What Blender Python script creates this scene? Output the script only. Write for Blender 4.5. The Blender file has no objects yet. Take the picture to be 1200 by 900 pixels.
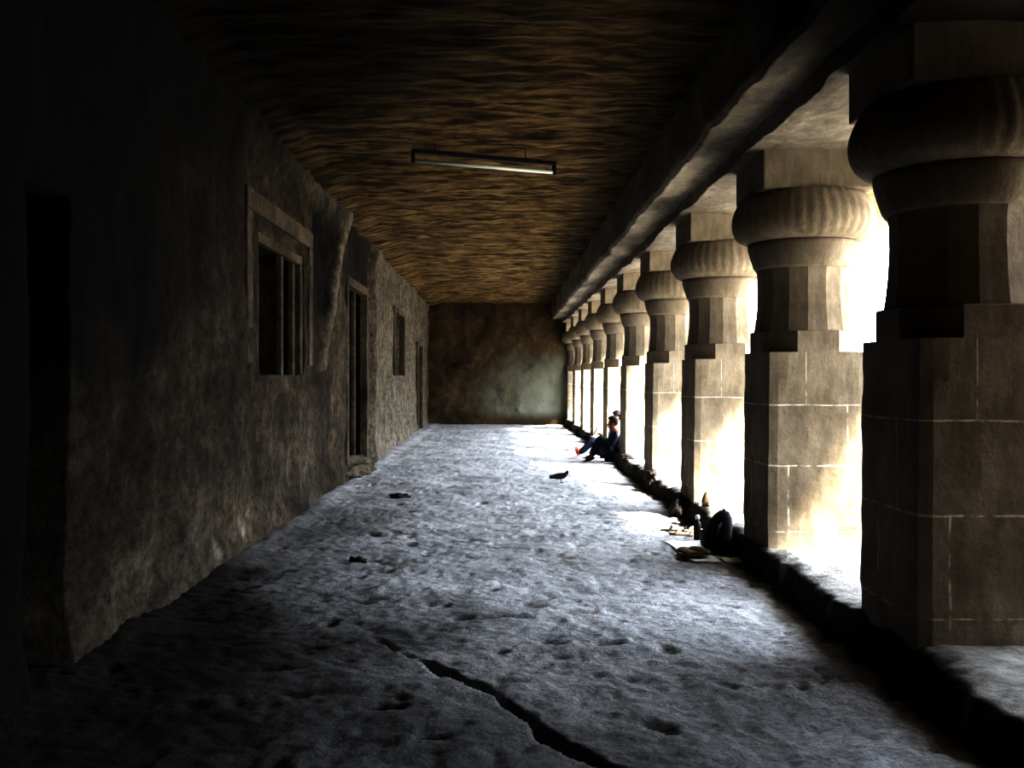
import bpy, bmesh, math, random
import numpy as np
from mathutils import Vector, Matrix

PI = math.pi
scene = bpy.context.scene
COL = scene.collection
rng = np.random.default_rng(7)
random.seed(7)

# ------------------------------------------------------------------ noise
_T = rng.random((256, 256))
def vnoise(x, y, seed=0):
    x = np.asarray(x, float) + seed * 17.31; y = np.asarray(y, float) + seed * 9.73
    xi = np.floor(x).astype(int); yi = np.floor(y).astype(int)
    fx = x - xi; fy = y - yi
    fx = fx * fx * (3 - 2 * fx); fy = fy * fy * (3 - 2 * fy)
    a = _T[xi % 256, yi % 256]; b = _T[(xi + 1) % 256, yi % 256]
    c = _T[xi % 256, (yi + 1) % 256]; d = _T[(xi + 1) % 256, (yi + 1) % 256]
    return ((a * (1 - fx) + b * fx) * (1 - fy) + (c * (1 - fx) + d * fx) * fy) * 2 - 1
def fbm(x, y, seed=0, oct=4, gain=.5):
    s = 0; a = 1; f = 1
    for k in range(oct):
        s = s + a * vnoise(x * f, y * f, seed + k * 3); a *= gain; f *= 2.03
    return s
def sstep(e0, e1, x):
    t = np.clip((x - e0) / (e1 - e0), 0, 1); return t * t * (3 - 2 * t)

# ------------------------------------------------------------------ materials
def mat(name):
    m = bpy.data.materials.new(name); m.use_nodes = True
    nt = m.node_tree; nt.nodes.clear()
    out = nt.nodes.new('ShaderNodeOutputMaterial'); b = nt.nodes.new('ShaderNodeBsdfPrincipled')
    nt.links.new(b.outputs[0], out.inputs[0])
    b.inputs['Roughness'].default_value = .9
    b.inputs['Specular IOR Level'].default_value = .2
    return m, nt, b
def nd(nt, t, **kw):
    n = nt.nodes.new(t)
    for k, v in kw.items(): setattr(n, k, v)
    return n
def coords(nt, scale=(1, 1, 1), kind='Object'):
    tc = nd(nt, 'ShaderNodeTexCoord'); mp = nd(nt, 'ShaderNodeMapping')
    mp.inputs['Scale'].default_value = scale
    nt.links.new(tc.outputs[kind], mp.inputs[0]); return mp.outputs[0]
def noise(nt, vec, scale, detail=5, rough=.6, dist=0):
    n = nd(nt, 'ShaderNodeTexNoise'); n.inputs['Scale'].default_value = scale
    n.inputs['Detail'].default_value = detail; n.inputs['Roughness'].default_value = rough
    n.inputs['Distortion'].default_value = dist
    nt.links.new(vec, n.inputs['Vector']); return n.outputs['Fac']
def ramp(nt, fac, stops):
    r = nd(nt, 'ShaderNodeValToRGB'); e = r.color_ramp.elements
    while len(e) < len(stops): e.new(.5)
    for k, (p, c) in enumerate(stops):
        e[k].position = p; e[k].color = (*c, 1) if len(c) == 3 else c
    nt.links.new(fac, r.inputs[0]); return r.outputs[0]
def mixc(nt, fac, a, b, mode='MIX'):
    m = nd(nt, 'ShaderNodeMix', data_type='RGBA', blend_type=mode)
    if isinstance(fac, (int, float)): m.inputs[0].default_value = fac
    else: nt.links.new(fac, m.inputs[0])
    for k, v in ((6, a), (7, b)):
        if isinstance(v, tuple): m.inputs[k].default_value = (*v, 1)
        else: nt.links.new(v, m.inputs[k])
    return m.outputs[2]
def bump(nt, b, h, strength=.5, dist=.02):
    n = nd(nt, 'ShaderNodeBump'); n.inputs['Strength'].default_value = strength
    n.inputs['Distance'].default_value = dist
    nt.links.new(h, n.inputs['Height']); nt.links.new(n.outputs[0], b.inputs['Normal'])
def g(v): return (v, v, v)

def rock(name, stops, scale=2.0, vec_scale=(1, 1, 1), fine=14, bs=.6, bd=.03, speck=None, detail=6):
    m, nt, b = mat(name)
    v = coords(nt, vec_scale)
    c = ramp(nt, noise(nt, v, scale, detail, .62, .3), stops)
    f = noise(nt, v, fine, 6, .7)
    c = mixc(nt, .75, c, ramp(nt, f, [(.3, g(.45)), (.7, g(1.25))]), 'MULTIPLY')
    if speck:
        c = mixc(nt, ramp(nt, noise(nt, v, speck[0], 3, .6), [(speck[1], g(0)), (speck[1] + .06, g(1))]), c, speck[2])
    nt.links.new(c, b.inputs['Base Color'])
    bump(nt, b, noise(nt, v, fine * 1.2, 8, .7), bs, bd)
    return m

M = {}
M['floor'] = rock('worn_rock_floor', [(.3, (.34, .345, .35)), (.55, (.50, .505, .51)), (.75, (.62, .625, .63))], 1.3, (1, 1, 1), 26, .8, .02, (38, .66, (.08, .08, .08)))
M['ledge'] = rock('worn_ledge_rock', [(.3, (.20, .19, .17)), (.6, (.36, .35, .33)), (.8, (.45, .44, .42))], 2.2, (1, 1, 1), 18, .8, .03)
M['ceil'] = rock('banded_brown_rock', [(.3, (.02, .012, .006)), (.45, (.10, .062, .026)), (.55, (.26, .175, .075)), (.72, (.44, .325, .16))], 3.0, (.55, 3.3, 1), 10, .9, .05, detail=9)
M['beam'] = rock('grey_brown_beam_rock', [(.3, (.13, .115, .09)), (.6, (.27, .24, .195)), (.8, (.36, .325, .27))], 1.5, (1, .6, 1), 12, .5, .02)
M['back'] = rock('dark_brown_rock', [(.3, (.03, .017, .007)), (.55, (.10, .06, .024)), (.75, (.16, .105, .05))], .9, (1, 1, 1), 8, .7, .04)
M['outside'] = rock('pale_dusty_ground', [(.3, (.36, .32, .26)), (.7, (.5, .46, .39))], .8, (1, 1, 1), 9, .4, .03)
M['cliff'] = rock('yellow_brown_cliff_rock', [(.3, (.22, .16, .09)), (.6, (.42, .33, .2)), (.8, (.5, .42, .3))], 2.5, (1, .7, 1), 10, .9, .05)

# light falling low on the back wall, painted in as a pale greenish patch
m, nt, b = mat('back_wall_rock_lit_patch')
v = coords(nt)
c = ramp(nt, noise(nt, v, .9, 6, .65), [(.3, (.022, .015, .008)), (.55, (.085, .058, .03)), (.75, (.14, .10, .055))])
c = mixc(nt, .7, c, ramp(nt, noise(nt, v, 9, 7, .7), [(.3, g(.45)), (.7, g(1.3))]), 'MULTIPLY')
at = nd(nt, 'ShaderNodeAttribute', attribute_name='lit_patch')
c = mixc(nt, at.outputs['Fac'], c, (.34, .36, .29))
nt.links.new(c, b.inputs['Base Color']); bump(nt, b, noise(nt, v, 9, 9, .72), .8, .05)
M['back_patch'] = m
def add_attr_mix(mm, attr, col):  # mixes a darker tone, mostly painted shade, into the base colour
    nt_ = mm.node_tree; b_ = next(n for n in nt_.nodes if n.type == 'BSDF_PRINCIPLED')
    src = b_.inputs['Base Color'].links[0].from_socket
    a_ = nd(nt_, 'ShaderNodeAttribute', attribute_name=attr)
    nt_.links.new(mixc(nt_, a_.outputs['Fac'], src, col), b_.inputs['Base Color'])
add_attr_mix(M['ceil'], 'shade_and_stain', (.008, .005, .003))
add_attr_mix(M['beam'], 'shade_and_stain', (.008, .006, .004))
add_attr_mix(M['ledge'], 'shade_and_grime', (.022, .018, .015))
add_attr_mix(M['floor'], 'shade_and_grime', (.03, .026, .022))

# left wall: brown plaster with pale patches given by a vertex attribute
m, nt, b = mat('flaking_wall_plaster')
v = coords(nt, (1, .55, .8))
c = ramp(nt, noise(nt, v, 1.5, 7, .65, .4), [(.3, (.018, .0125, .007)), (.5, (.07, .054, .034)), (.7, (.14, .112, .078))])
at = nd(nt, 'ShaderNodeAttribute', attribute_name='pale')
c = mixc(nt, at.outputs['Fac'], c, (.30, .27, .21))
c = mixc(nt, .85, c, ramp(nt, noise(nt, v, 14, 9, .78), [(.34, g(.12)), (.5, g(.8)), (.68, g(1.7))]), 'MULTIPLY')
c = mixc(nt, .6, c, ramp(nt, noise(nt, v, 4.5, 6, .7), [(.35, g(.25)), (.6, g(1.3))]), 'MULTIPLY')
at2 = nd(nt, 'ShaderNodeAttribute', attribute_name='shade_and_stain')
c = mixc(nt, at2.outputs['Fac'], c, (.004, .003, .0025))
nt.links.new(c, b.inputs['Base Color'])
bump(nt, b, noise(nt, v, 11, 10, .76), 1.0, .06)
M['wall'] = m

# pillar stone: dressed blocks with pale mortar joints (object space, copies share it)
m, nt, b = mat('dressed_pillar_stone')
v = coords(nt)
c = ramp(nt, noise(nt, v, 2.0, 6, .6, .2), [(.3, (.18, .148, .105)), (.55, (.29, .25, .19)), (.75, (.37, .325, .255))])
c = mixc(nt, .6, c, ramp(nt, noise(nt, coords(nt, (1, 1, .25)), 16, 5, .7), [(.3, g(.55)), (.7, g(1.2))]), 'MULTIPLY')
tc = nd(nt, 'ShaderNodeTexCoord'); sx = nd(nt, 'ShaderNodeSeparateXYZ'); nt.links.new(tc.outputs['Object'], sx.inputs[0])
wob = noise(nt, v, 5, 3, .6)
wm = nd(nt, 'ShaderNodeMath', operation='MULTIPLY_ADD'); nt.links.new(wob, wm.inputs[0]); wm.inputs[1].default_value = .02; wm.inputs[2].default_value = -.01
def line(axis, pos, w, rngz=None):
    a = nd(nt, 'ShaderNodeMath', operation='ADD'); nt.links.new(sx.outputs[axis], a.inputs[0]); nt.links.new(wm.outputs[0], a.inputs[1])
    s = nd(nt, 'ShaderNodeMath', operation='COMPARE'); nt.links.new(a.outputs[0], s.inputs[0]); s.inputs[1].default_value = pos; s.inputs[2].default_value = w
    o = s.outputs[0]
    if rngz:
        q = nd(nt, 'ShaderNodeMath', operation='COMPARE'); nt.links.new(sx.outputs[2], q.inputs[0]); q.inputs[1].default_value = sum(rngz) / 2; q.inputs[2].default_value = (rngz[1] - rngz[0]) / 2
        p = nd(nt, 'ShaderNodeMath', operation='MULTIPLY'); nt.links.new(o, p.inputs[0]); nt.links.new(q.outputs[0], p.inputs[1]); o = p.outputs[0]
    return o
lines = [line(2, .85, .006), line(2, 1.33, .005), line(2, .33, .004), line(0, -.24, .006, (.2, .85)), line(0, .23, .005, (.85, 1.33)), line(0, -.1, .004, (1.33, 1.75)),
         line(1, .1, .005, (.2, .85)), line(1, -.15, .005, (.85, 1.33))]
acc = lines[0]
for l in lines[1:]:
    a = nd(nt, 'ShaderNodeMath', operation='MAXIMUM'); nt.links.new(acc, a.inputs[0]); nt.links.new(l, a.inputs[1]); acc = a.outputs[0]
br = nd(nt, 'ShaderNodeMath', operation='MULTIPLY'); nt.links.new(acc, br.inputs[0])
nt.links.new(ramp(nt, noise(nt, v, 7, 3), [(.42, g(0)), (.55, g(.8))]), br.inputs[1])
c = mixc(nt, br.outputs[0], c, (.68, .63, .53))
nt.links.new(c, b.inputs['Base Color'])
bump(nt, b, noise(nt, v, 20, 7, .7), .5, .015)
M['pillar'] = m

def plain(name, col, rough=.7, var=.25, scale=12, metal=0):
    m, nt, b = mat(name)
    f = noise(nt, coords(nt), scale, 4)
    lo = tuple(x * (1 - var) for x in col); hi = tuple(min(1, x * (1 + var)) for x in col)
    nt.links.new(ramp(nt, f, [(.3, lo), (.7, hi)]), b.inputs['Base Color'])
    b.inputs['Roughness'].default_value = rough; b.inputs['Metallic'].default_value = metal
    return m
M['skin'] = plain('skin', (.22, .115, .075), .6, .1)
M['hair'] = plain('black_hair', (.012, .01, .01), .6)
M['navy'] = plain('navy_cloth', (.018, .022, .045))
M['denim'] = plain('dark_denim', (.012, .016, .035))
M['blue'] = plain('light_blue_cloth', (.25, .42, .65))
M['red'] = plain('red_rubber', (.24, .07, .07))
M['black'] = plain('black_fabric', (.012, .012, .015))
M['blackm'] = plain('dark_painted_metal', (.02, .018, .016), .6)
M['white'] = plain('white_plastic', (.8, .8, .8), .3, .05)
M['tube'] = plain('milky_glass_tube', (.75, .78, .74), .2, .05)
M['paper'] = plain('newsprint_paper', (.86, .87, .87), .8, .08, 30)
M['card'] = plain('olive_brown_card', (.22, .18, .09), .8)
M['cream'] = plain('cream_paper', (.7, .66, .42), .8, .1)
M['tan'] = plain('tan_leather', (.5, .42, .33), .6)
M['dark_leather'] = plain('dark_leather', (.03, .022, .018), .5)
M['bird'] = plain('charcoal_feathers', (.02, .02, .024), .6)
M['beak'] = plain('dull_horn', (.1, .08, .04), .5)
M['rubble'] = rock('rough_dark_stone', [(.3, (.025, .02, .018)), (.7, (.08, .07, .06))], 8, (1, 1, 1), 30, .6, .02)
M['brownstone'] = rock('brown_stone', [(.3, (.16, .12, .08)), (.7, (.36, .29, .2))], 8, (1, 1, 1), 30, .6, .02)

# ------------------------------------------------------------------ object helpers
def link(name, me, material=None, parent=None, smooth=False):
    o = bpy.data.objects.new(name, me); COL.objects.link(o)
    if material: me.materials.append(material)
    if parent: o.parent = parent
    if smooth: me.polygons.foreach_set('use_smooth', [True] * len(me.polygons))
    return o
def from_py(name, vs, fs, material=None, parent=None, smooth=False):
    me = bpy.data.meshes.new(name); me.from_pydata([tuple(map(float, p)) for p in vs], [], fs); me.update()
    return link(name, me, material, parent, smooth)
def from_bm(name, bm, material=None, parent=None, smooth=False):
    bmesh.ops.recalc_face_normals(bm, faces=bm.faces)
    me = bpy.data.meshes.new(name); bm.to_mesh(me); bm.free()
    return link(name, me, material, parent, smooth)
def grid_mesh(name, P, material, smooth=True, kind='structure', attrs=None):
    """P: (n, m, 3) array of points"""
    n, mm, _ = P.shape
    idx = np.arange(n * mm).reshape(n, mm)
    q = np.stack([idx[:-1, :-1], idx[1:, :-1], idx[1:, 1:], idx[:-1, 1:]], -1).reshape(-1, 4)
    me = bpy.data.meshes.new(name)
    me.vertices.add(n * mm); me.vertices.foreach_set('co', P.reshape(-1).astype(np.float32))
    me.loops.add(q.size); me.loops.foreach_set('vertex_index', q.reshape(-1).astype(np.int32))
    me.polygons.add(len(q)); me.polygons.foreach_set('loop_start', (np.arange(len(q)) * 4).astype(np.int32))
    me.update(calc_edges=True); me.validate()
    for k, a in (attrs or {}).items():
        at = me.attributes.new(k, 'FLOAT', 'POINT'); at.data.foreach_set('value', a.reshape(-1).astype(np.float32))
    o = link(name, me, material, None, smooth)
    if kind: o['kind'] = kind
    return o
def thing(name, label, cat, loc=(0, 0, 0), rz=0, group=None):
    o = bpy.data.objects.new(name, None); COL.objects.link(o)
    o.empty_display_size = .1; o.location = loc; o.rotation_euler = (0, 0, rz)
    return tag(o, label, cat, group)
def tag(o, label, cat, group=None):
    o['label'] = label; o['category'] = cat
    if group: o['group'] = group
    return o
def bm_box(bm, c, s, rot=None, bev=0):
    r = bmesh.ops.create_cube(bm, size=1)
    mtx = Matrix.Translation(c) @ (rot.to_4x4() if rot else Matrix()) @ Matrix.Diagonal((*s, 1))
    bmesh.ops.transform(bm, matrix=mtx, verts=r['verts'])
    if bev:
        es = list({e for v_ in r['verts'] for e in v_.link_edges})
        bmesh.ops.bevel(bm, geom=es, offset=bev, segments=2, affect='EDGES', profile=.5)
def bm_tube(bm, pts, rad, seg=10, cap=True):
    pts = [Vector(p) for p in pts]; rings = []
    rads = rad if isinstance(rad, (list, tuple)) else [rad] * len(pts)
    for k, p in enumerate(pts):
        d = (pts[min(k + 1, len(pts) - 1)] - pts[max(k - 1, 0)]).normalized()
        up = Vector((0, 0, 1)) if abs(d.z) < .9 else Vector((1, 0, 0))
        a = d.cross(up).normalized(); b_ = a.cross(d)
        rings.append([bm.verts.new(p + rads[k] * (math.cos(t) * a + math.sin(t) * b_)) for t in (2 * PI * j / seg for j in range(seg))])
    for r0, r1 in zip(rings, rings[1:]):
        for j in range(seg): bm.faces.new((r0[j], r0[(j + 1) % seg], r1[(j + 1) % seg], r1[j]))
    if cap: bm.faces.new(rings[0][::-1]); bm.faces.new(rings[-1])
def bm_rings(bm, rings, cap=True):
    R = [[bm.verts.new(p) for p in r] for r in rings]; n = len(R[0])
    for r0, r1 in zip(R, R[1:]):
        for j in range(n): bm.faces.new((r0[j], r0[(j + 1) % n], r1[(j + 1) % n], r1[j]))
    if cap: bm.faces.new(R[0][::-1]); bm.faces.new(R[-1])
def ngon(n, flat_r, z, off=None, jit=0):
    R = flat_r / math.cos(PI / n); off = PI / n if off is None else off
    return [(R * math.cos(off + 2 * PI * k / n), R * math.sin(off + 2 * PI * k / n), z) for k in range(n)]
def rock_lump(bm, c, s, seed=0, sub=3, amp=.25):
    r = bmesh.ops.create_icosphere(bm, subdivisions=sub, radius=1)
    for v_ in r['verts']:
        p = v_.co.copy()
        k = 1 + amp * float(fbm(p.x * 1.7 + seed, p.y * 1.7 + p.z * 1.3, seed, 3))
        v_.co = Vector((p.x * s[0] * k + c[0], p.y * s[1] * k + c[1], max(-.6, p.z) * s[2] * k + c[2]))
def skin(name, verts, edges, radii, material, parent, sub=2, root=0):
    me = bpy.data.meshes.new(name); me.from_pydata([tuple(p) for p in verts], edges, []); me.update()
    o = link(name, me, material, parent)
    md = o.modifiers.new('Skin', 'SKIN'); md.use_smooth_shade = True
    for k, r in enumerate(radii):
        sv = me.skin_vertices[0].data[k]; sv.radius = (r, r) if isinstance(r, (int, float)) else r
        sv.use_root = (k == root)
    ss = o.modifiers.new('Subdivision', 'SUBSURF'); ss.levels = sub; ss.render_levels = sub
    return o

# ------------------------------------------------------------------ camera
EYE = 1.55
cam = bpy.data.cameras.new('camera'); co = bpy.data.objects.new('camera', cam); COL.objects.link(co)
co.location = (0, 0, EYE); co.rotation_euler = (PI / 2, 0, 0)
cam.sensor_width = 36; cam.lens = 1145 / 1200 * 36
cam.shift_x = 10 / 1200; cam.shift_y = -8 / 1200
cam.clip_start = .05; cam.clip_end = 400
scene.camera = co

# ------------------------------------------------------------------ the setting
XW = -2.32          # plane of the left wall
YB = 32.3           # back wall
Y0 = -1.3           # wall behind the camera
CH = 4.0            # ceiling height
LEDGE = .2

def ramp_axis(a, b, s0, s1):
    """positions from a to b, spacing growing from s0 (y < 6) to s1"""
    out = [a]; y = a
    while y < b:
        t = min(1, max(0, (y - 6) / 16)); y += s0 + (s1 - s0) * t; out.append(min(y, b))
    return np.array(out)

# floor -------------------------------------------------
xs = np.concatenate([np.linspace(-5, -2.6, 9)[:-1], np.arange(-2.6, 2.3, .022)])
ys = ramp_axis(Y0, YB + .4, .022, .09)
X, Y = np.meshgrid(xs, ys, indexing='ij')
Z = .022 * fbm(X * .9, Y * .9, 1, 3) + .010 * fbm(X * 4, Y * 4, 5, 3)
pit = vnoise(X * 5, Y * 6.5, 11) + .6 * vnoise(X * 12, Y * 15, 13)
Z -= .020 * sstep(.7, 1.2, pit) + .012 * sstep(.45, .9, vnoise(X * 17, Y * 20, 15))
Z += .007 * fbm(X * 16, Y * 16, 21, 2)
Z += .03 * sstep(-2.0, -2.3, X)
crack = [(-.95, 6.1), (-.58, 5.55), (-.40, 5.28), (-.217, 4.96), (-.03, 4.72), (.116, 4.44), (.20, 4.2), (.33, 4.02), (.44, 3.87), (.7, 3.5)]
D = np.full(X.shape, 9.0); W = np.full(X.shape, .01)
for (ax, ay), (bx, by) in zip(crack, crack[1:]):
    dx, dy = bx - ax, by - ay
    t = np.clip(((X - ax) * dx + (Y - ay) * dy) / (dx * dx + dy * dy), 0, 1)
    D = np.minimum(D, np.hypot(X - ax - t * dx, Y - ay - t * dy))
D = D + .02 * fbm(X * 6, Y * 6, 31, 2)
wid = .022 + .022 * sstep(5.4, 4.0, Y)
Z -= .06 * (1 - sstep(wid * .4, wid, D)) * sstep(6.2, 5.0, Y)
# second, fainter crack further back
Z -= .03 * (1 - sstep(.01, .035, np.abs(Y - 9.4 - .25 * X + .12 * fbm(X * 2, Y, 33, 3)))) * sstep(-1.6, -1.2, X) * sstep(.6, .2, X)
grid_mesh('floor', np.stack([X, Y, Z], -1), M['floor'], attrs={'shade_and_grime': np.clip(.9 * sstep(1.86, 1.97, X + .05 * fbm(X * 5, Y * 4, 35, 4)) + .5 * sstep(.85, 1.2, pit) + .72 * sstep(-.3, -2.3, X + .5 * fbm(X, Y, 37, 4)) * sstep(16, 8, Y) + .62 * sstep(6.6, 3.6, Y + 1.1 * X + .7 * fbm(X * .9, Y * .9, 39, 4)), 0, 1)})  # paints shade by the riser, left wall and near camera; grime in pits
_FX, _FY, _FZ = xs.copy(), ys.copy(), Z.copy()
def floor_z(x, y):
    i = int(np.clip(np.searchsorted(_FX, x), 1, len(_FX) - 1)); j = int(np.clip(np.searchsorted(_FY, y), 1, len(_FY) - 1))
    return float(_FZ[i - 1:i + 1, j - 1:j + 1].mean())

# left wall --------------------------------------------
openings = [  # y0, y1, z0, z1, depth
    (4.72, 5.17, -1, 2.5, 1.9),
    (9.2, 11.3, 1.58, 2.93, 1.8),
    (14.75, 16.9, .22, 3.0, 1.9),
    (21.6, 23.6, 1.6, 3.0, 1.6),
    (28.0, 29.3, -1, 2.5, 1.6)]
ys = list(ramp_axis(Y0 - .1, YB + .3, .045, .1)); zs = list(np.arange(-.15, 4.26, .045))
for (a, b_, c_, d_, _) in openings:
    for q in (a, b_): ys = [y for y in ys if abs(y - q) > .02] + [q - .006, q + .006]
    for q in (c_, d_):
        if q > 0: zs = [z for z in zs if abs(z - q) > .02] + [q - .006, q + .006]
ys = np.array(sorted(ys)); zs = np.array(sorted(zs))
Yg, Zg = np.meshgrid(ys, zs, indexing='ij')
Xg = XW + .028 * fbm(Yg * .7, Zg * .7, 41, 3) + .022 * fbm(Yg * 3, Zg * 2.2, 45, 4)
Xg += .05 * sstep(.35, 0, Zg) + .06 * sstep(3.55, 4.0, Zg)                     # battered foot, rounded top
Xg -= .10 * ((Yg > 14.45) & (Yg < 17.8) & (Zg > .1))                            # shallow bay round the second doorway
Xg -= .12 * sstep(17.8, 20, Yg) * 1.0                                           # far stretch stands a little back
Xg -= .05 * sstep(27.0, 27.3, Yg)
# slanting plaster ridge beside the window, broken-out rock in front of it
t = (Zg - 1.75) / (4.0 - 1.75); yc = 12.35 + t * 2.1 + .06 * fbm(Zg * 3, Zg * 0, 51, 2)
on = (t > -.05)
ridge = np.exp(-np.abs((Yg - yc) / .2) ** 4) * on
Xg += .045 * ridge
brk = sstep(11.85, 12.0, Yg) * (1 - sstep(yc - .28, yc - .12, Yg)) * sstep(2.2, 2.5, Zg) * sstep(3.75, 3.5, Zg)
Xg -= .06 * brk * (1 + .8 * fbm(Yg * 4, Zg * 4, 55, 2))
pale = .6 * ridge + .3 * sstep(3.6, 3.95, Zg) * (.5 + .5 * fbm(Yg * 1.5, Zg * 3, 57, 3)) * (Yg < 14.4)
pale += .28 * sstep(1.6, .1, Zg) * (.6 + .6 * fbm(Yg * .8, Zg * 1.2, 59, 3))
pale += .4 * sstep(17.5, 18.2, Yg)
for (py, pz, r) in ((8.7, .17, .09), (8.35, .2, .05), (7.85, .13, .07), (9.0, .3, .04)):
    pale += .8 * np.exp(-(((Yg - py) / r) ** 2 + ((Zg - pz) / (r * 1.1)) ** 2)) * (1 + .6 * fbm(Yg * 15, Zg * 12, 61, 2))
shade_and_stain = .92 * brk + .75 * sstep(14, 12, Yg) * sstep(3.0, 3.9, Zg + .3 * fbm(Yg, Zg, 69, 3)) * sstep(12.5, 9, Yg) + .8 * (Yg < 4.72) + .95 * sstep(10.5, 6.0, Yg + .8 * fbm(Yg * .8, Zg * .8, 65, 4)) * sstep(.3, 2.2, Zg + .6 * fbm(Yg, Zg, 67, 4)) + .85 * ((Yg > 14.45) & (Yg < 17.6)) * sstep(2.6, 3.3, Zg)  # shade painted on near and upper wall; dark break and discoloured bay
shade_and_stain += .4 * sstep(.2, .7, fbm(Yg * .9, Zg * .5, 63, 4)) * (Yg < 14)
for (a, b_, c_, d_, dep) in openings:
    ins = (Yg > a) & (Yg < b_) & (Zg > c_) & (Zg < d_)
    Xg = np.where(ins, XW - dep, Xg); shade_and_stain = np.where(ins, 1.0, shade_and_stain); pale = np.where(ins, 0, pale)  # openings painted black for the shade inside
grid_mesh('wall_left', np.stack([Xg, Yg, Zg], -1), M['wall'], attrs={'pale': np.clip(pale, 0, 1), 'shade_and_stain': np.clip(shade_and_stain, 0, 1)})

# carved frames of windows and doorways ------------------
def carved_band(bm, y0, y1, z0, z1, wid, x0, x1, sill=False):
    """a rectangular band of stone round an opening; x0 back, x1 front"""
    cx, sx_ = (x0 + x1) / 2, x1 - x0
    bm_box(bm, (cx, (y0 + y1) / 2, z1 + wid / 2), (sx_, y1 - y0 + 2 * wid, wid), bev=.015)
    bm_box(bm, (cx, y0 - wid / 2, (z0 + z1) / 2 - .01), (sx_ * .98, wid, z1 - z0 + .02), bev=.015)
    bm_box(bm, (cx, y1 + wid / 2, (z0 + z1) / 2 - .01), (sx_ * .98, wid, z1 - z0 + .02), bev=.015)
    if sill: bm_box(bm, (cx, (y0 + y1) / 2, z0 - wid / 3), (sx_ * 1.02, y1 - y0 + 2 * wid, wid * .66), bev=.015)
M['frame'] = rock('carved_frame_stone', [(.3, (.05, .04, .027)), (.6, (.13, .11, .08)), (.8, (.2, .17, .13))], 3, (1, 1, 1), 14, .7, .03)
M['bandstone'] = rock('flaking_band_stone', [(.3, (.03, .024, .016)), (.5, (.10, .08, .055)), (.7, (.19, .155, .11))], 2.2, (1, .6, .8), 13, .9, .05, detail=9)
def mullions(parent, ys_, z0, z1, x):
    for y in ys_:
        bm = bmesh.new(); bm_box(bm, (x, y, (z0 + z1) / 2), (.08, .08, z1 - z0 + .06), bev=.02)
        from_bm('mullion', bm, M['frame'], parent)
bm = bmesh.new(); carved_band(bm, 8.95, 11.55, 1.7, 3.08, .2, XW - .3, XW + .035)
w1 = from_bm('window_1', bm, M['bandstone']); w1['kind'] = 'structure'
bm = bmesh.new(); carved_band(bm, 9.3, 11.2, 1.6, 2.84, .14, XW - .09, XW - .005)
from_bm('window_frame', bm, M['bandstone'], w1)
mullions(w1, (10.45, 11.02), 1.58, 2.88, XW - .08)
bm = bmesh.new(); carved_band(bm, 21.6, 23.6, 1.6, 3.0, .12, XW - .2, XW - .06)
w2 = from_bm('window_2', bm, M['bandstone']); w2['kind'] = 'structure'
bm = bmesh.new(); carved_band(bm, 14.85, 16.8, .2, 2.95, .14, XW - .16, XW - .02)
d2 = from_bm('door_2', bm, M['bandstone']); d2['kind'] = 'structure'
bm = bmesh.new(); rock_lump(bm, (XW - .12, 15.83, .03), (.3, 1.35, .22), 23, 5, .35)
from_bm('door_step', bm, M['frame'], d2, True)
mullions(d2, (16.1,), .2, 2.95, XW - .16)
bm = bmesh.new(); carved_band(bm, 28.0, 29.3, 0, 2.45, .12, XW - .25, XW - .1)
d3 = from_bm('door_3', bm, M['frame']); d3['kind'] = 'structure'

# ceiling ------------------------------------------------
xs = np.arange(-2.95, 1.75, .07); ys = ramp_axis(Y0 - .2, YB + .3, .03, .07)
X, Y = np.meshgrid(xs, ys, indexing='ij')
wy = Y + .12 * fbm(X * .6, Y * .3, 71, 3)
st = fbm(X * .35, wy * 1.3, 73, 4, .6)
Z = CH + .018 * st + .035 * np.abs(fbm(X * .5, wy * 4.5, 77, 5, .65)) + .022 * fbm(X * 3, Y * 8, 79, 3)
Z -= .09 * sstep(-1.9, -2.35, X)
Z += .10 * np.exp(-((Y - 9.3 - .15 * X) / .12) ** 2) * sstep(0, -.8, X)
Z += .09 * np.exp(-((Y - 11.2 + .1 * X) / .14) ** 2) * sstep(.2, -.6, X)
grid_mesh('ceiling', np.stack([X, Y, Z], -1), M['ceil'], attrs={'shade_and_stain': np.clip(.95 * sstep(10.5, 3.0, Y + 2.6 * X + 1.4 * fbm(X * .35, Y * 1.3, 83, 4)) + .6 * sstep(.6, 1.4, X), 0, 1)})  # shade of the near end painted in; also darker towards the beam

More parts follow.
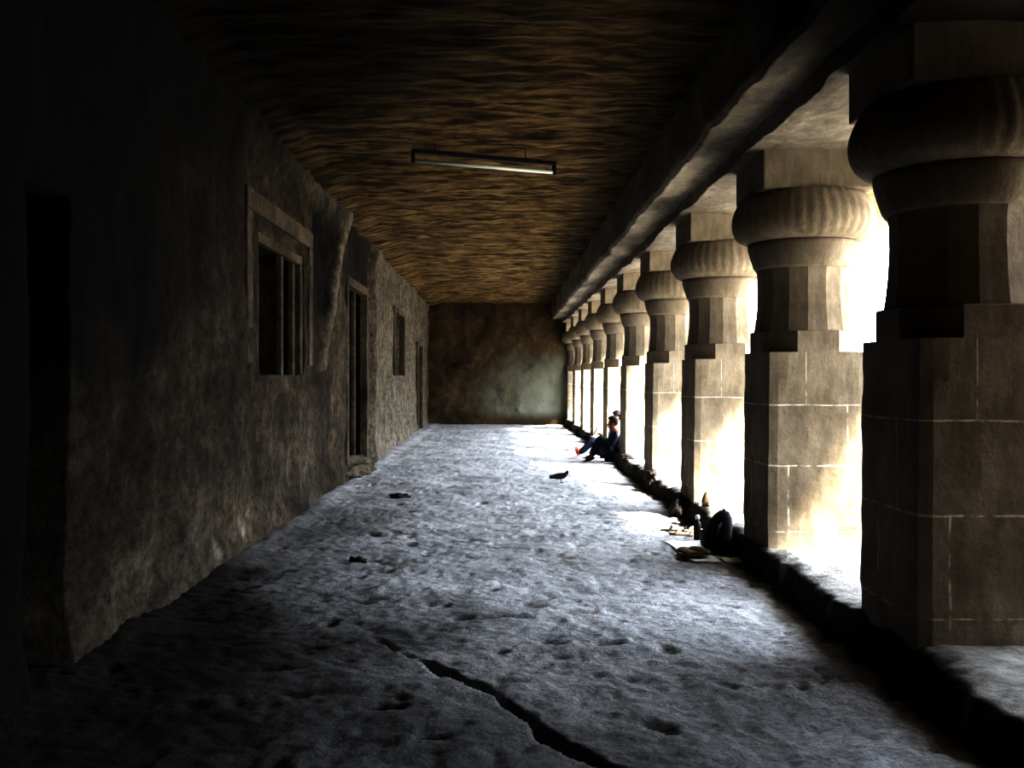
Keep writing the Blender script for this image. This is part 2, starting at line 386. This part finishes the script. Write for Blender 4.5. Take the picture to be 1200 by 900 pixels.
# beam over the pillars: stepped section swept along the gallery -----------
def lip(y):
    return np.interp(y, [-2, 3, 4.8, 6.5, 8.0, 9, 10, 12, 14.2, 17, 28.3, 29.3, 33], [7, 6.5, 5.35, 4.8, 4.75, 4.72, 4.7, 4.5, 4.0, 3.62, 3.6, 4.9, 5.2])
ys = ramp_axis(Y0 - .2, YB + .3, .05, .1)
def sweep(name, profile, material, seed, amp, dens=.07):
    pts = []
    for (p, q) in zip(profile, profile[1:]):
        n = 14
        for k in range(n):
            t_ = k / n; pts.append((p, q, t_))
    pts.append((profile[-2], profile[-1], 1.0))
    P = np.zeros((len(ys), len(pts), 3))
    for j, (p, q, t_) in enumerate(pts):
        px = (p[0] if not callable(p[0]) else p[0](ys)); qx = (q[0] if not callable(q[0]) else q[0](ys))
        x = px + (qx - px) * t_; z = p[1] + (q[1] - p[1]) * t_
        n1 = fbm(ys * 1.7, x * 3 + z * 3.1, seed, 4)
        n2 = fbm(ys * 1.7 + 40, x * 3 + z * 3.1, seed + 5, 4)
        P[:, j, 0] = x + amp * n1; P[:, j, 1] = ys; P[:, j, 2] = z + amp * n2
    return grid_mesh(name, P, material, smooth=True, attrs={'shade_and_stain': .93 * sstep(6.6, 4.9, P[:, :, 1] + .5 * fbm(P[:, :, 1], P[:, :, 0] * 2, 127, 3))})  # near stretch of the beam darkened with painted shade
sweep('trim_2', [(1.58, 4.3), (1.6, 3.50), (1.63, 3.46), (1.92, 3.47), (1.95, 3.46), (1.95, 3.33), (2.0, 3.325), (3.1, 3.335), (3.1, 3.5)], M['beam'], 81, .022)
sweep('trim_3', [(3.02, 3.6), (3.02, 3.335), (lambda y: lip(y) - .15, 3.36), (lambda y: lip(y), 3.44), (lambda y: lip(y) + .25, 4.3), (lambda y: lip(y) - .6, 6.2), (1.0, 6.6)], M['cliff'], 91, .05)

# back wall; unseen walls behind and right, added to darken the near end -------------------------------
xs = np.arange(-3.2, 4.4, .07); zs = np.arange(-.15, 4.5, .07)
X, Z = np.meshgrid(xs, zs, indexing='ij')
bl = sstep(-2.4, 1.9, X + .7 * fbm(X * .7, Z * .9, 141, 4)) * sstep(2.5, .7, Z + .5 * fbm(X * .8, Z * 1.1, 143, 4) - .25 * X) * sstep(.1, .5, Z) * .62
grid_mesh('wall_back', np.stack([X, YB + .05 * fbm(X * .8, Z * .8, 101, 3) + .03 * fbm(X * 4, Z * 4, 103, 3) - .18 * sstep(.35, 0, Z), Z], -1), M['back_patch'], attrs={'lit_patch': bl})
xs = np.arange(-3.2, 7.4, .2); X, Z = np.meshgrid(xs, np.arange(-.15, 6.7, .2), indexing='ij')
grid_mesh('wall_front', np.stack([X, Y0 + .05 * fbm(X, Z, 105, 3), Z], -1), M['back'])
yy = np.arange(Y0 - .1, 3.85, .05); Yq, Zq = np.meshgrid(yy, np.arange(-.1, 3.5, .1), indexing='ij')
Xq = 2.2 + .04 * fbm(Yq * 2, Zq * 2, 107, 3) + 4.2 * sstep(3.15, 3.6, Yq)
grid_mesh('light_block_right', np.stack([Xq, Yq, Zq], -1), M['back'])  # unseen wall added to keep light off the near floor

# ledge under the pillars ---------------------------------------------------
ys2 = ramp_axis(Y0, YB + .3, .02, .06)
prof = [(-.05, -.12), (.0, -.02), (.012, .05), (.022, .1), (.03, .15), (.045, .185), (.08, LEDGE - .004)] + [(.08 + .05 * k, LEDGE) for k in range(1, 28)]
P = np.zeros((len(ys2), len(prof), 3))
G = np.zeros((len(ys2), len(prof)))
edge = .17 * sstep(17.45, 17.6, ys2) * sstep(19.3, 19.1, ys2) + 2.0 + .035 * fbm(ys2 * 1.1, ys2 * 0, 111, 3) + .02 * fbm(ys2 * 7, ys2 * 0, 113, 3)
for j, (dx, z) in enumerate(prof):
    f = sstep(.5, .0, dx)
    nz = .012 * fbm(ys2 * 3, np.full_like(ys2, dx * 6), 115, 4)
    nx = .018 * fbm(ys2 * 9, np.full_like(ys2, z * 9), 117, 3)
    P[:, j, 0] = 2.0 + dx + (edge - 2.0 + nx) * f; P[:, j, 1] = ys2
    G[:, j] = np.clip(1.0 - sstep(.06, .12, dx + .05 * fbm(ys2 * 6, np.full_like(ys2, dx * 8), 123, 3)), 0, 1) * .93  # the riser's own shade painted dark along the ledge edge
    P[:, j, 2] = z + nz * (z > .05) - .025 * (dx < .15) * np.abs(fbm(ys2 * 5, ys2 * 0 + dx * 4, 119, 3)) * (z > .1)
grid_mesh('trim_1', P, M['ledge'], attrs={'shade_and_grime': G})

# open ground beyond the pillars
xs = np.concatenate([np.arange(3.3, 12, .25), np.arange(12, 90, 3)]); yy = np.concatenate([np.arange(-40, 0, 3), np.arange(0, 40, .4), np.arange(40, 140, 4)])
X, Y = np.meshgrid(xs, yy, indexing='ij')
grid_mesh('ground', np.stack([X, Y, .14 + .03 * fbm(X * .5, Y * .5, 121, 3) + .03 * sstep(3.6, 3.3, X)], -1), M['outside'])

# ------------------------------------------------------------------ pillars
def make_pillar(label, loc):
    t_ = thing('stone_pillar', label, 'pillar', loc, 0, 'row of stone pillars along the open side')
    h = .3985
    bm = bmesh.new()       # square shaft, slightly battered, worn arrises
    zsn = np.linspace(.16, 1.75, 24); rings = []
    for z in zsn:
        hh = h + .012 * (1.75 - z) / 1.55; r_ = []
        for s in range(4):
            for k in range(10):
                u = -1 + 2 * k / 10
                p = [(u, -1), (1, u), (-u, 1), (-1, -u)][s]
                cr = 1 - .03 * max(0, abs(u) - .85) / .15
                n_ = .006 * float(fbm(p[0] * 3 + s * 7, z * 4, 131, 3)) + (-.02 * abs(float(vnoise(s * 5 + u * 3, z * 9, 137))) if z < .3 else 0)
                r_.append((p[0] * hh * cr + p[0] * n_, p[1] * hh * cr + p[1] * n_, z))
        rings.append(r_)
    bm_rings(bm, rings); from_bm('square_shaft', bm, M['pillar'], t_)
    bm = bmesh.new()       # eight-sided band
    bm_rings(bm, [ngon(8, h - .002, 1.74), ngon(8, h - .002, 1.915), ngon(8, h - .012, 1.922)]); from_bm('octagonal_band', bm, M['pillar'], t_)
    bm = bmesh.new()       # sixteen-sided neck
    bm_rings(bm, [ngon(16, r, z) for z, r in ((1.915, .388), (1.98, .378), (2.1, .366), (2.25, .359), (2.38, .362), (2.45, .372))])
    from_bm('faceted_neck', bm, M['pillar'], t_)
    bm = bmesh.new()
    bm_rings(bm, [ngon(48, r, z) for z, r in ((2.43, .36), (2.435, .385), (2.46, .40), (2.55, .43), (2.61, .445), (2.645, .447), (2.655, .43))])
    from_bm('flared_collar', bm, M['pillar'], t_, True)
    bm = bmesh.new()       # ribbed cushion
    prof_ = [(2.645, .40), (2.655, .455), (2.675, .505), (2.715, .545), (2.77, .57), (2.82, .577), (2.88, .57), (2.94, .55), (3.0, .52), (3.045, .485), (3.06, .44)]
    rr = []
    for z, r in prof_:
        rr.append([(r * (1 + .006 * math.cos(40 * a)) * math.cos(a), r * (1 + .006 * math.cos(40 * a)) * math.sin(a), z) for a in (2 * PI * k / 160 for k in range(160))])
    bm_rings(bm, rr); from_bm('cushion_capital', bm, M['pillar'], t_, True)
    bm = bmesh.new(); bm_box(bm, (0, 0, 3.2), (.9, .9, .32), bev=.012); from_bm('abacus', bm, M['pillar'], t_)
    return t_
def copy_tree(o, parent=None):
    c_ = o.copy(); COL.objects.link(c_); c_.parent = parent
    for ch in list(o.children): copy_tree(ch, c_)
    return c_
PX = 2.49
py = [5.33] + [8.12 + 3.0 * k for k in range(8)]
plabels = ['huge dark stone pillar nearest the camera, cut off by the right picture edge',
           'second stone pillar from the camera, sunlit patch low on its face, bag at its foot',
           'third stone pillar from the camera, warm sunlit block face with mortar joints',
           'fourth stone pillar from the camera, pale square shaft',
           'fifth stone pillar from the camera, the one the seated people lean beside',
           'sixth stone pillar from the camera, just behind the seated people',
           'seventh stone pillar from the camera, thin bright sliver of shaft showing',
           'eighth stone pillar from the camera, second from the back wall end',
           'ninth and last free-standing stone pillar, just before the back wall']
proto = make_pillar(plabels[0], (PX, py[0], 0))
for k in range(1, 9):
    q = copy_tree(proto); q.location = (PX, py[k], 0); q['label'] = plabels[k]
    q.rotation_euler = (0, 0, 0)
# engaged pilaster on the back wall
q = thing('stone_pilaster', 'half pillar engaged in the far back wall at the end of the row', 'pilaster', (PX, 32.15, 0))
q.location.y = 32.26
for ch in proto.children:
    c_ = ch.copy(); c_.data = ch.data.copy(); COL.objects.link(c_); c_.parent = q
    bm = bmesh.new(); bm.from_mesh(c_.data)
    bmesh.ops.bisect_plane(bm, geom=bm.verts[:] + bm.edges[:] + bm.faces[:], plane_co=(0, 0, 0), plane_no=(0, 1, 0), clear_outer=True)
    bm.to_mesh(c_.data); bm.free()

# ------------------------------------------------------------------ ceiling lamp
L0, L1 = Vector((-.95, 10.15, 3.80)), Vector((.57, 10.75, 3.80))
mid = (L0 + L1) / 2; ang = math.atan2(L1.y - L0.y, L1.x - L0.x); ln = (L1 - L0).length
lf = thing('fluorescent_lamp', 'thin fluorescent tube lamp on a dark batten hung under the rock ceiling', 'lamp', (mid.x, mid.y, 3.80), ang)
bm = bmesh.new(); bm_box(bm, (0, 0, .10), (ln, .06, .045), bev=.006); from_bm('batten', bm, M['blackm'], lf)
bm = bmesh.new(); bm_tube(bm, [(-ln / 2 + .03, 0, 0), (ln / 2 - .03, 0, 0)], .019, 14); from_bm('tube', bm, M['tube'], lf, True)
for s in (-1, 1):
    bm = bmesh.new(); bm_box(bm, (s * (ln / 2 - .012), 0, .045), (.03, .05, .14), bev=.005); from_bm('lamp_holder', bm, M['blackm'], lf)
for s in (-.35, .28):
    bm = bmesh.new(); bm_tube(bm, [(s * ln, 0, .11), (s * ln, 0, .3)], .006, 8); from_bm('hanger_rod', bm, M['blackm'], lf)

# ------------------------------------------------------------------ bird
bd = thing('bird', 'small dark bird standing on the sunlit floor beyond mid gallery', 'bird', (.83, 14.1, floor_z(.83, 14.1)), 0)
vs = [(-.02, 0, .095), (.04, 0, .105), (.075, 0, .13), (.095, 0, .165), (.115, 0, .168), (-.08, 0, .09), (-.13, 0, .085), (-.17, 0, .082)]
body = skin('body', vs, [(0, 1), (1, 2), (2, 3), (3, 4), (0, 5), (5, 6), (6, 7)], [(.048, .05), (.044, .045), (.028, .03), (.026, .026), (.016, .016), (.03, .036), (.014, .028), (.006, .026)], M['bird'], bd)
for s in (-1, 1):
    bm = bmesh.new()
    bm_rings(bm, [[(x, s * (.045 - abs(x) * .1) + dy, z) for dy, z in ((-.006, z0), (.006, z0), (.006, z1), (-.006, z1))] for x, z0, z1 in ((.06, .09, .125), (.02, .07, .135), (-.05, .075, .125), (-.11, .082, .105), (-.15, .088, .095))])
    from_bm('wing', bm, M['bird'], bd)
    bm = bmesh.new(); bm_tube(bm, [(.005, s * .018, .065), (.0, s * .02, .03), (.008, s * .02, .004)], .004, 6)
    for a in (-.5, 0, .5): bm_tube(bm, [(.008, s * .02, .004), (.008 + .03 * math.cos(a), s * .02 + .03 * math.sin(a), .003)], .003, 6)
    bm_tube(bm, [(.008, s * .02, .004), (-.014, s * .02, .003)], .003, 6)
    from_bm('leg', bm, M['beak'], bd)
bm = bmesh.new(); bm_tube(bm, [(.125, 0, .168), (.16, 0, .162)], [.009, .001], 8); from_bm('beak', bm, M['beak'], bd)

# ------------------------------------------------------------------ people
def person(label, J, loc, shirt, trousers, shoe, face_dir):
    """J: joints in local metres. body one skinned mesh, clothes as children"""
    p_ = thing('person', label, 'person', loc)
    V = []; E = []; R = []
    def add(co_, r, link_to=None):
        V.append(Vector(co_)); R.append(r)
        if link_to is not None: E.append((link_to, len(V) - 1))
        return len(V) - 1
    pel = add(J['pelvis'], .115); wa = add((Vector(J['pelvis']) + Vector(J['chest'])) / 2, (.115, .10), pel)
    ch = add(J['chest'], (.145, .11), wa); nb = add(Vector(J['neck']), .055, ch)
    hd = Vector(J['head']); fd = Vector(face_dir).normalized()
    jaw = add(hd - Vector((0, 0, .075)) + fd * .015, (.062, .066), nb)
    h1 = add(hd, (.078, .088), jaw); h2 = add(hd + Vector((0, 0, .065)) - fd * .012, (.066, .07), h1)
    side = fd.cross(Vector((0, 0, 1))).normalized()
    for s in ('a', 'b'):
        sh, el, wr = (Vector(x) for x in J['arm_' + s])
        i0 = add(sh, .055, ch); i1 = add((sh + el) / 2, .046, i0); i2 = add(el, .040, i1); i3 = add((el + wr) / 2, .037, i2); i4 = add(wr, .027, i3)
        d = (wr - el).normalized(); sd = d.cross(Vector((0, 0, 1))).normalized()
        pm = add(wr + d * .05, (.034, .018), i4)
        for k, (o_, l_) in enumerate(((-.03, .07), (-.01, .08), (.01, .077), (.03, .062))):
            b0 = add(wr + d * .09 + sd * o_, .009, pm); b1 = add(wr + d * (.09 + l_ * .5) + sd * o_ * 1.15 - Vector((0, 0, .012)), .008, b0)
            add(wr + d * (.09 + l_ * .8) + sd * o_ * 1.15 - Vector((0, 0, .035)), .007, b1)
        t0 = add(wr + d * .045 + sd * -.04, .011, pm); add(wr + d * .085 + sd * -.058, .009, t0)
        hp, kn, an, toe = (Vector(x) for x in J['leg_' + s])
        l0 = add(hp, .085, pel); l1 = add((hp + kn) / 2, .075, l0); l2 = add(kn, .058, l1); l3 = add(kn * .6 + an * .4, .056, l2); l4 = add(an, .038, l3); l5 = add((an + toe) / 2, (.034, .03), l4); add(toe, (.036, .02), l5)
    skin('body', V, E, R, M['skin'], p_)
    # shirt
    sv = [Vector(J['pelvis']) + Vector((0, 0, .06)), (Vector(J['pelvis']) + Vector(J['chest'])) / 2, Vector(J['chest']), Vector(J['chest']) * .35 + Vector(J['neck']) * .65]
    sr = [.135, (.14, .125), (.168, .13), (.085, .08)]; se = [(0, 1), (1, 2), (2, 3)]
    for s in ('a', 'b'):
        sh, el, wr = (Vector(x) for x in J['arm_' + s]); n = len(sv)
        sv += [sh, (sh + el) / 2, el, el * .2 + wr * .8]; sr += [.072, .062, .055, .045]; se += [(2, n), (n, n + 1), (n + 1, n + 2), (n + 2, n + 3)]
    skin('shirt', sv, se, sr, shirt, p_)
    sv = [Vector(J['pelvis'])]; sr = [.14]; se = []
    for s in ('a', 'b'):
        hp, kn, an, toe = (Vector(x) for x in J['leg_' + s]); n = len(sv)
        sv += [hp, (hp + kn) / 2, kn, kn * .6 + an * .4, an * .95 + kn * .05]; sr += [.105, .092, .076, .07, .055]
        se += [(0, n), (n, n + 1), (n + 1, n + 2), (n + 2, n + 3), (n + 3, n + 4)]
        d = (toe - an).normalized()
        bm = bmesh.new(); nrm = (an - kn).normalized(); nrm = (nrm - d * nrm.dot(d)).normalized(); sd = d.cross(nrm)
        rr = []
        for u, w in ((-.35, .03), (0, .042), (.4, .045), (.9, .05), (1.25, .035)):
            c0 = an + (toe - an) * u + nrm * .035
            rr.append([c0 + sd * w - nrm * .008, c0 - sd * w - nrm * .008, c0 - sd * w + nrm * .008, c0 + sd * w + nrm * .008])
        bm_rings(bm, rr); c1 = an + (toe - an) * .6
        bm_tube(bm, [c1 + sd * .047 + nrm * .03, c1 + sd * .035 - nrm * .03, c1 - nrm * .04, c1 - sd * .035 - nrm * .03, c1 - sd * .047 + nrm * .03], .009, 6)
        from_bm('sandal', bm, shoe, p_)
    skin('trousers', sv, se, sr, trousers, p_)
    bm = bmesh.new(); r = bmesh.ops.create_uvsphere(bm, u_segments=24, v_segments=16, radius=1)
    kill = []
    for v_ in r['verts']:
        q_ = v_.co.copy(); along = q_.x * fd.x + q_.y * fd.y
        if q_.z < .15 and along > -.1 or q_.z < -.75 or (along > .72 and q_.z < .5): kill.append(v_)
        k = 1 + .05 * float(fbm(q_.x * 5, q_.y * 5 + q_.z * 4, 151, 2))
        v_.co = hd + Vector((0, 0, .035)) - fd * .012 + Vector((q_.x * .105 * k, q_.y * .1 * k, q_.z * .105 * k))
    bmesh.ops.delete(bm, geom=kill, context='VERTS'); from_bm('hair', bm, M['hair'], p_, True)
    up = Vector((0, 0, 1))
    for s in (-1, 1):
        bm = bmesh.new(); r = bmesh.ops.create_uvsphere(bm, u_segments=10, v_segments=8, radius=.011)
        bmesh.ops.translate(bm, verts=r['verts'], vec=hd + fd * .078 + side * s * .032)
        from_bm('eye', bm, M['black'], p_)
    bm = bmesh.new(); bm_tube(bm, [hd + fd * .08 + up * .01, hd + fd * .105 - up * .028, hd + fd * .085 - up * .034], [.008, .014, .008], 8)
    from_bm('nose', bm, M['skin'], p_, True)
    bm = bmesh.new(); c0 = hd + fd * .08 - up * .062; bm_tube(bm, [c0 - side * .022 - fd * .004, c0, c0 + side * .022 - fd * .004], [.003, .006, .003], 8)
    from_bm('mouth', bm, M['red'], p_)
    for s in (-1, 1):
        bm = bmesh.new(); r = bmesh.ops.create_uvsphere(bm, u_segments=10, v_segments=8, radius=1)
        for v_ in r['verts']: v_.co = hd + side * s * .084 + side * v_.co.dot(side) * .009 + fd * v_.co.dot(fd) * .018 + up * v_.co.z * .03
        from_bm('ear', bm, M['skin'], p_, True)
    return p_
A = dict(pelvis=(.05, 0, .125), chest=(.08, 0, .42), neck=(.065, 0, .57), head=(.0, -.01, .70),
         arm_a=((.05, -.17, .50), (-.03, -.22, .30), (-.17, -.10, .45)), arm_b=((.05, .17, .50), (-.03, .22, .32), (-.17, .10, .45)),
         leg_a=((.0, -.09, .12), (-.23, -.12, .45), (-.39, -.11, .085), (-.50, -.12, .045)), leg_b=((.0, .09, .12), (-.21, .13, .42), (-.38, .14, .085), (-.49, .15, .045)))
person('person in dark navy clothes sitting on the floor, head bent over a white sheet', A, (2.0, 17.98, .0), M['navy'], M['denim'], M['dark_leather'], (-1, -.15, -.25))
B = dict(pelvis=(.0, 0, .125), chest=(.09, 0, .44), neck=(.12, 0, .62), head=(.12, -.01, .775),
         arm_a=((.09, -.17, .54), (.0, -.22, .32), (-.2, -.14, .26)), arm_b=((.09, .17, .54), (.05, .24, .3), (-.16, .18, .24)),
         leg_a=((-.05, -.09, .12), (-.34, .02, .32), (-.59, .10, .07), (-.62, .10, .19)), leg_b=((-.05, .09, .12), (-.32, .22, .34), (-.54, .34, .07), (-.57, .34, .18)))
person('person in light blue shirt leaning back behind the reader, bare foot in red sandal', B, (2.045, 18.72, .0), M['blue'], M['denim'], M['red'], (-1, -.2, -.1))
def sheet(name, label, cat, corners, zf, material, n=14, amp=.012, seed=0, thick=.002, ground_it=True):
    a, b_, c_, d_ = (Vector(q_) for q_ in corners); P = []
    u = np.linspace(0, 1, n); vs = []; fs = []
    for i in range(n):
        for j in range(n):
            s_, t_ = i / (n - 1), j / (n - 1)
            q_ = (a * (1 - s_) + b_ * s_) * (1 - t_) + (d_ * (1 - s_) + c_ * s_) * t_
            vs.append(q_ + Vector((0, 0, zf + (max(floor_z(q_.x + a_, q_.y + b2) for a_ in (-.03, 0, .03) for b2 in (-.04, 0, .04)) if ground_it else 0) + amp * (1 + float(fbm(s_ * 3, t_ * 3, seed, 2))))))
    for i in range(n - 1):
        for j in range(n - 1): fs.append((i * n + j, (i + 1) * n + j, (i + 1) * n + j + 1, i * n + j + 1))
    o = from_py(name, vs, fs, material, None, True)
    sd = o.modifiers.new('Solidify', 'SOLIDIFY'); sd.thickness = thick
    return tag(o, label, cat)
sheet('paper_sheet', 'white sheet of paper held over the knees of the bent person', 'paper', [(1.665, 17.88, .50), (1.665, 18.08, .50), (1.73, 18.08, .62), (1.73, 17.88, .62)], 0, M['paper'], 6, .004, 3, .002, False)

# ------------------------------------------------------------------ things by the second pillar
sheet('newspaper_sheet', 'white newspaper sheet spread flat on the floor beside the dark bag', 'newspaper', [(1.50, 9.1, 0), (1.60, 8.18, 0), (1.82, 8.14, 0), (1.77, 9.02, 0)], .002, M['paper'], 24, .004, 4)
sheet('paper_strip', 'narrow cream paper strip on the floor under the second pillar', 'paper', [(1.85, 8.33, 0), (1.85, 8.13, 0), (2.0, 8.15, 0), (2.0, 8.34, 0)], .004, M['cream'], 10, .003, 5)
bk = thing('book', 'olive brown book lying open on the white newspaper', 'book', (1.66, 8.5, floor_z(1.66, 8.5) + .034), .2)
bm = bmesh.new(); bm_box(bm, (0, 0, .004), (.22, .3, .006), bev=.002); from_bm('cover', bm, M['card'], bk)
bm = bmesh.new()
for s in (-1, 1):
    bm_rings(bm, [[(s * x, -.14, .008), (s * x, .14, .008), (s * x, .14, z), (s * x, -.14, z)] for x, z in ((.004, .014), (.03, .03), (.07, .03), (.1, .016))])
from_bm('pages', bm, M['card'], bk)
bm = bmesh.new(); bm_tube(bm, [(.07, -.17, .036), (.05, -.02, .04)], .012, 8); from_bm('bookmark', bm, M['cream'], bk)
# slumped bag
bg = thing('bag', 'black slumped rucksack against the ledge at the foot of the second pillar', 'bag', (1.90, 8.72, floor_z(1.9, 8.72) - .015), .0)
bm = bmesh.new(); rr = []
for z, w, d, lean in ((.0, .13, .19, 0), (.03, .155, .22, 0), (.12, .16, .225, .005), (.22, .14, .2, .03), (.30, .10, .15, .055), (.345, .05, .09, .07)):
    rr.append([(w * .72 * math.copysign(abs(math.cos(a)) ** .7, math.cos(a)) * (1 + .07 * float(fbm(math.cos(a) * 2, z * 9, 161, 2))) + lean, d * .85 * math.copysign(abs(math.sin(a)) ** .7, math.sin(a)), z + .02) for a in (2 * PI * k / 28 for k in range(28))])
bm_rings(bm, rr); from_bm('bag_body', bm, M['black'], bg, True)
bm = bmesh.new(); bm_box(bm, (-.10, -.02, .12), (.06, .22, .15), bev=.025); from_bm('pocket', bm, M['navy'], bg, True)
bm = bmesh.new(); bm_tube(bm, [(.06, -.05, .355), (.065, -.035, .378), (.07, .025, .378), (.075, .04, .355)], .009, 8); from_bm('handle', bm, M['black'], bg, True)
for s in (-1, 1):
    bm = bmesh.new(); bm_tube(bm, [(.07, s * .07, .32), (-.02, s * .175, .25), (-.06, s * .205, .1), (-.02, s * .19, .04)], .014, 8); from_bm('strap', bm, M['black'], bg, True)
# bottle with shining cap
bt = thing('bottle', 'dark bottle with bright white cap standing beside the black rucksack', 'bottle', (1.83, 9.22, floor_z(1.83, 9.22) - .002))
bm = bmesh.new(); bm_rings(bm, [ngon(20, r, z) for z, r in ((0, .03), (.005, .035), (.13, .035), (.16, .03), (.18, .016), (.2, .015))]); from_bm('bottle_body', bm, M['dark_leather'], bt, True)
bm = bmesh.new(); bm_rings(bm, [ngon(20, r, z) for z, r in ((.195, .022), (.225, .022), (.235, .018))]); from_bm('cap', bm, M['white'], bt, True)
def sandal(label, loc, rz, mat_, group=None):
    s_ = thing('sandal', label, 'sandal', loc, rz, group)
    bm = bmesh.new(); out = [(-.13, .02), (-.12, .035), (-.05, .034), (.02, .04), (.08, .047), (.12, .038), (.14, .015)]
    pts = [(x, w) for x, w in out] + [(x, -w) for x, w in out[::-1]]
    bm_rings(bm, [[(x, w, z) for x, w in pts] for z in (0, .022)]); from_bm('sole', bm, mat_, s_)
    bm = bmesh.new()
    bm_tube(bm, [(.05, .045, .015), (.03, .03, .05), (.03, 0, .06), (.03, -.03, .05), (.05, -.045, .015)], .012, 8)
    from_bm('toe_strap', bm, mat_, s_)
    bm = bmesh.new(); bm_tube(bm, [(-.09, .036, .015), (-.11, .025, .05), (-.115, 0, .06), (-.11, -.025, .05), (-.09, -.036, .015)], .01, 8)
    from_bm('heel_strap', bm, mat_, s_)
    return s_
sandal('tan sandal on the floor next to the bottle, toe towards the wall', (1.74, 9.5, floor_z(1.74, 9.5) + .004), 2.6, M['tan'])
sandal('tan sandal further from the rucksack, lying askew behind its mate', (1.88, 9.62, floor_z(1.88, 9.62) + .004), 2.0, M['tan'])
sandal('black sandal lying flat on the floor out beyond the tan pair', (1.72, 9.83, floor_z(1.72, 9.83) + .004), 2.9, M['dark_leather'])
bm = bmesh.new(); rock_lump(bm, (0, 0, .05), (.06, .07, .085), 3)
for v_ in bm.verts:
    k = max(0, (v_.co.z - .05) / .1); v_.co.x *= 1 - .55 * min(1, k); v_.co.y *= 1 - .55 * min(1, k); v_.co.z *= 1.25
o = from_bm('stone', bm, M['brownstone'], None, True); o.location = (2.13, 10.2, .2); tag(o, 'small peaked brown stone on the sunlit ledge before the third pillar', 'stone')
for (lab, loc, s, sd) in (('rough dark stone at the foot of the third pillar', (1.96, 10.95, .02), (.07, .15, .09), 5),
                          ('rough dark stone on the ledge edge by the fourth pillar', (2.0, 13.3, .1), (.07, .17, .12), 8),
                          ('small grey stone on the floor before the fifth pillar', (2.06, 16.35, .17), (.09, .1, .06), 11),
                          ('flat dark stone on the floor left of the bird by the wall', (-1.35, 12.7, floor_z(-1.35, 12.7)), (.16, .08, .035), 13),
                          ('dark stone lying on the floor beyond the crack, nearer the left wall', (-1.25, 8.3, floor_z(-1.25, 8.3)), (.07, .05, .035), 17)):
    bm = bmesh.new(); rock_lump(bm, (0, 0, s[2] * .5), s, sd, 4, .55)
    o = from_bm('stone', bm, M['rubble'], None, True); o.location = loc; tag(o, lab, 'stone')

# ------------------------------------------------------------------ light
w = bpy.data.worlds.new('World'); scene.world = w; w.use_nodes = True
nt = w.node_tree; nt.nodes.clear()
out = nt.nodes.new('ShaderNodeOutputWorld'); bgd = nt.nodes.new('ShaderNodeBackground')
tc = nt.nodes.new('ShaderNodeTexCoord'); sp = nt.nodes.new('ShaderNodeSeparateXYZ'); nt.links.new(tc.outputs['Generated'], sp.inputs[0])
r = nt.nodes.new('ShaderNodeValToRGB'); nt.links.new(sp.outputs[2], r.inputs[0])
ce = r.color_ramp.elements; ce[0].color = (.42, .44, .47, 1); ce[1].color = (1.0, 1.08, 1.22, 1); ce[1].position = .85
e_ = ce.new(.3); e_.color = (.68, .74, .84, 1)
nt.links.new(r.outputs[0], bgd.inputs[0]); bgd.inputs[1].default_value = 13
nt.links.new(bgd.outputs[0], out.inputs[0])
sun = bpy.data.lights.new('sun', 'SUN'); so = bpy.data.objects.new('sun', sun); COL.objects.link(so)
sun.energy = 13; sun.angle = math.radians(4); sun.color = (1, .95, .86)
so.rotation_euler = Vector((.95, -.8, 1.0)).to_track_quat('Z', 'Y').to_euler()
for nm, y0, y1 in (('sky_portal', 1.9, 32.2),):
    al = bpy.data.lights.new(nm, 'AREA'); al.shape = 'RECTANGLE'; al.size = y1 - y0; al.size_y = 3.1
    al.cycles.is_portal = True
    ao = bpy.data.objects.new(nm, al); COL.objects.link(ao); ao.location = (3.5, (y0 + y1) / 2, 1.75)
    ao.rotation_euler = Matrix(((0, 0, 1), (1, 0, 0), (0, 1, 0))).to_euler()   # local -Z faces -X

# ------------------------------------------------------------------ colour management
vs_ = scene.view_settings
vs_.view_transform = 'Standard'; vs_.look = 'None'
vs_.exposure = 1.15; vs_.gamma = .58
cy = scene.cycles
cy.max_bounces = 10; cy.diffuse_bounces = 7; cy.use_denoising = True; cy.caustics_reflective = False; cy.caustics_refractive = False
cy.sample_clamp_indirect = 8
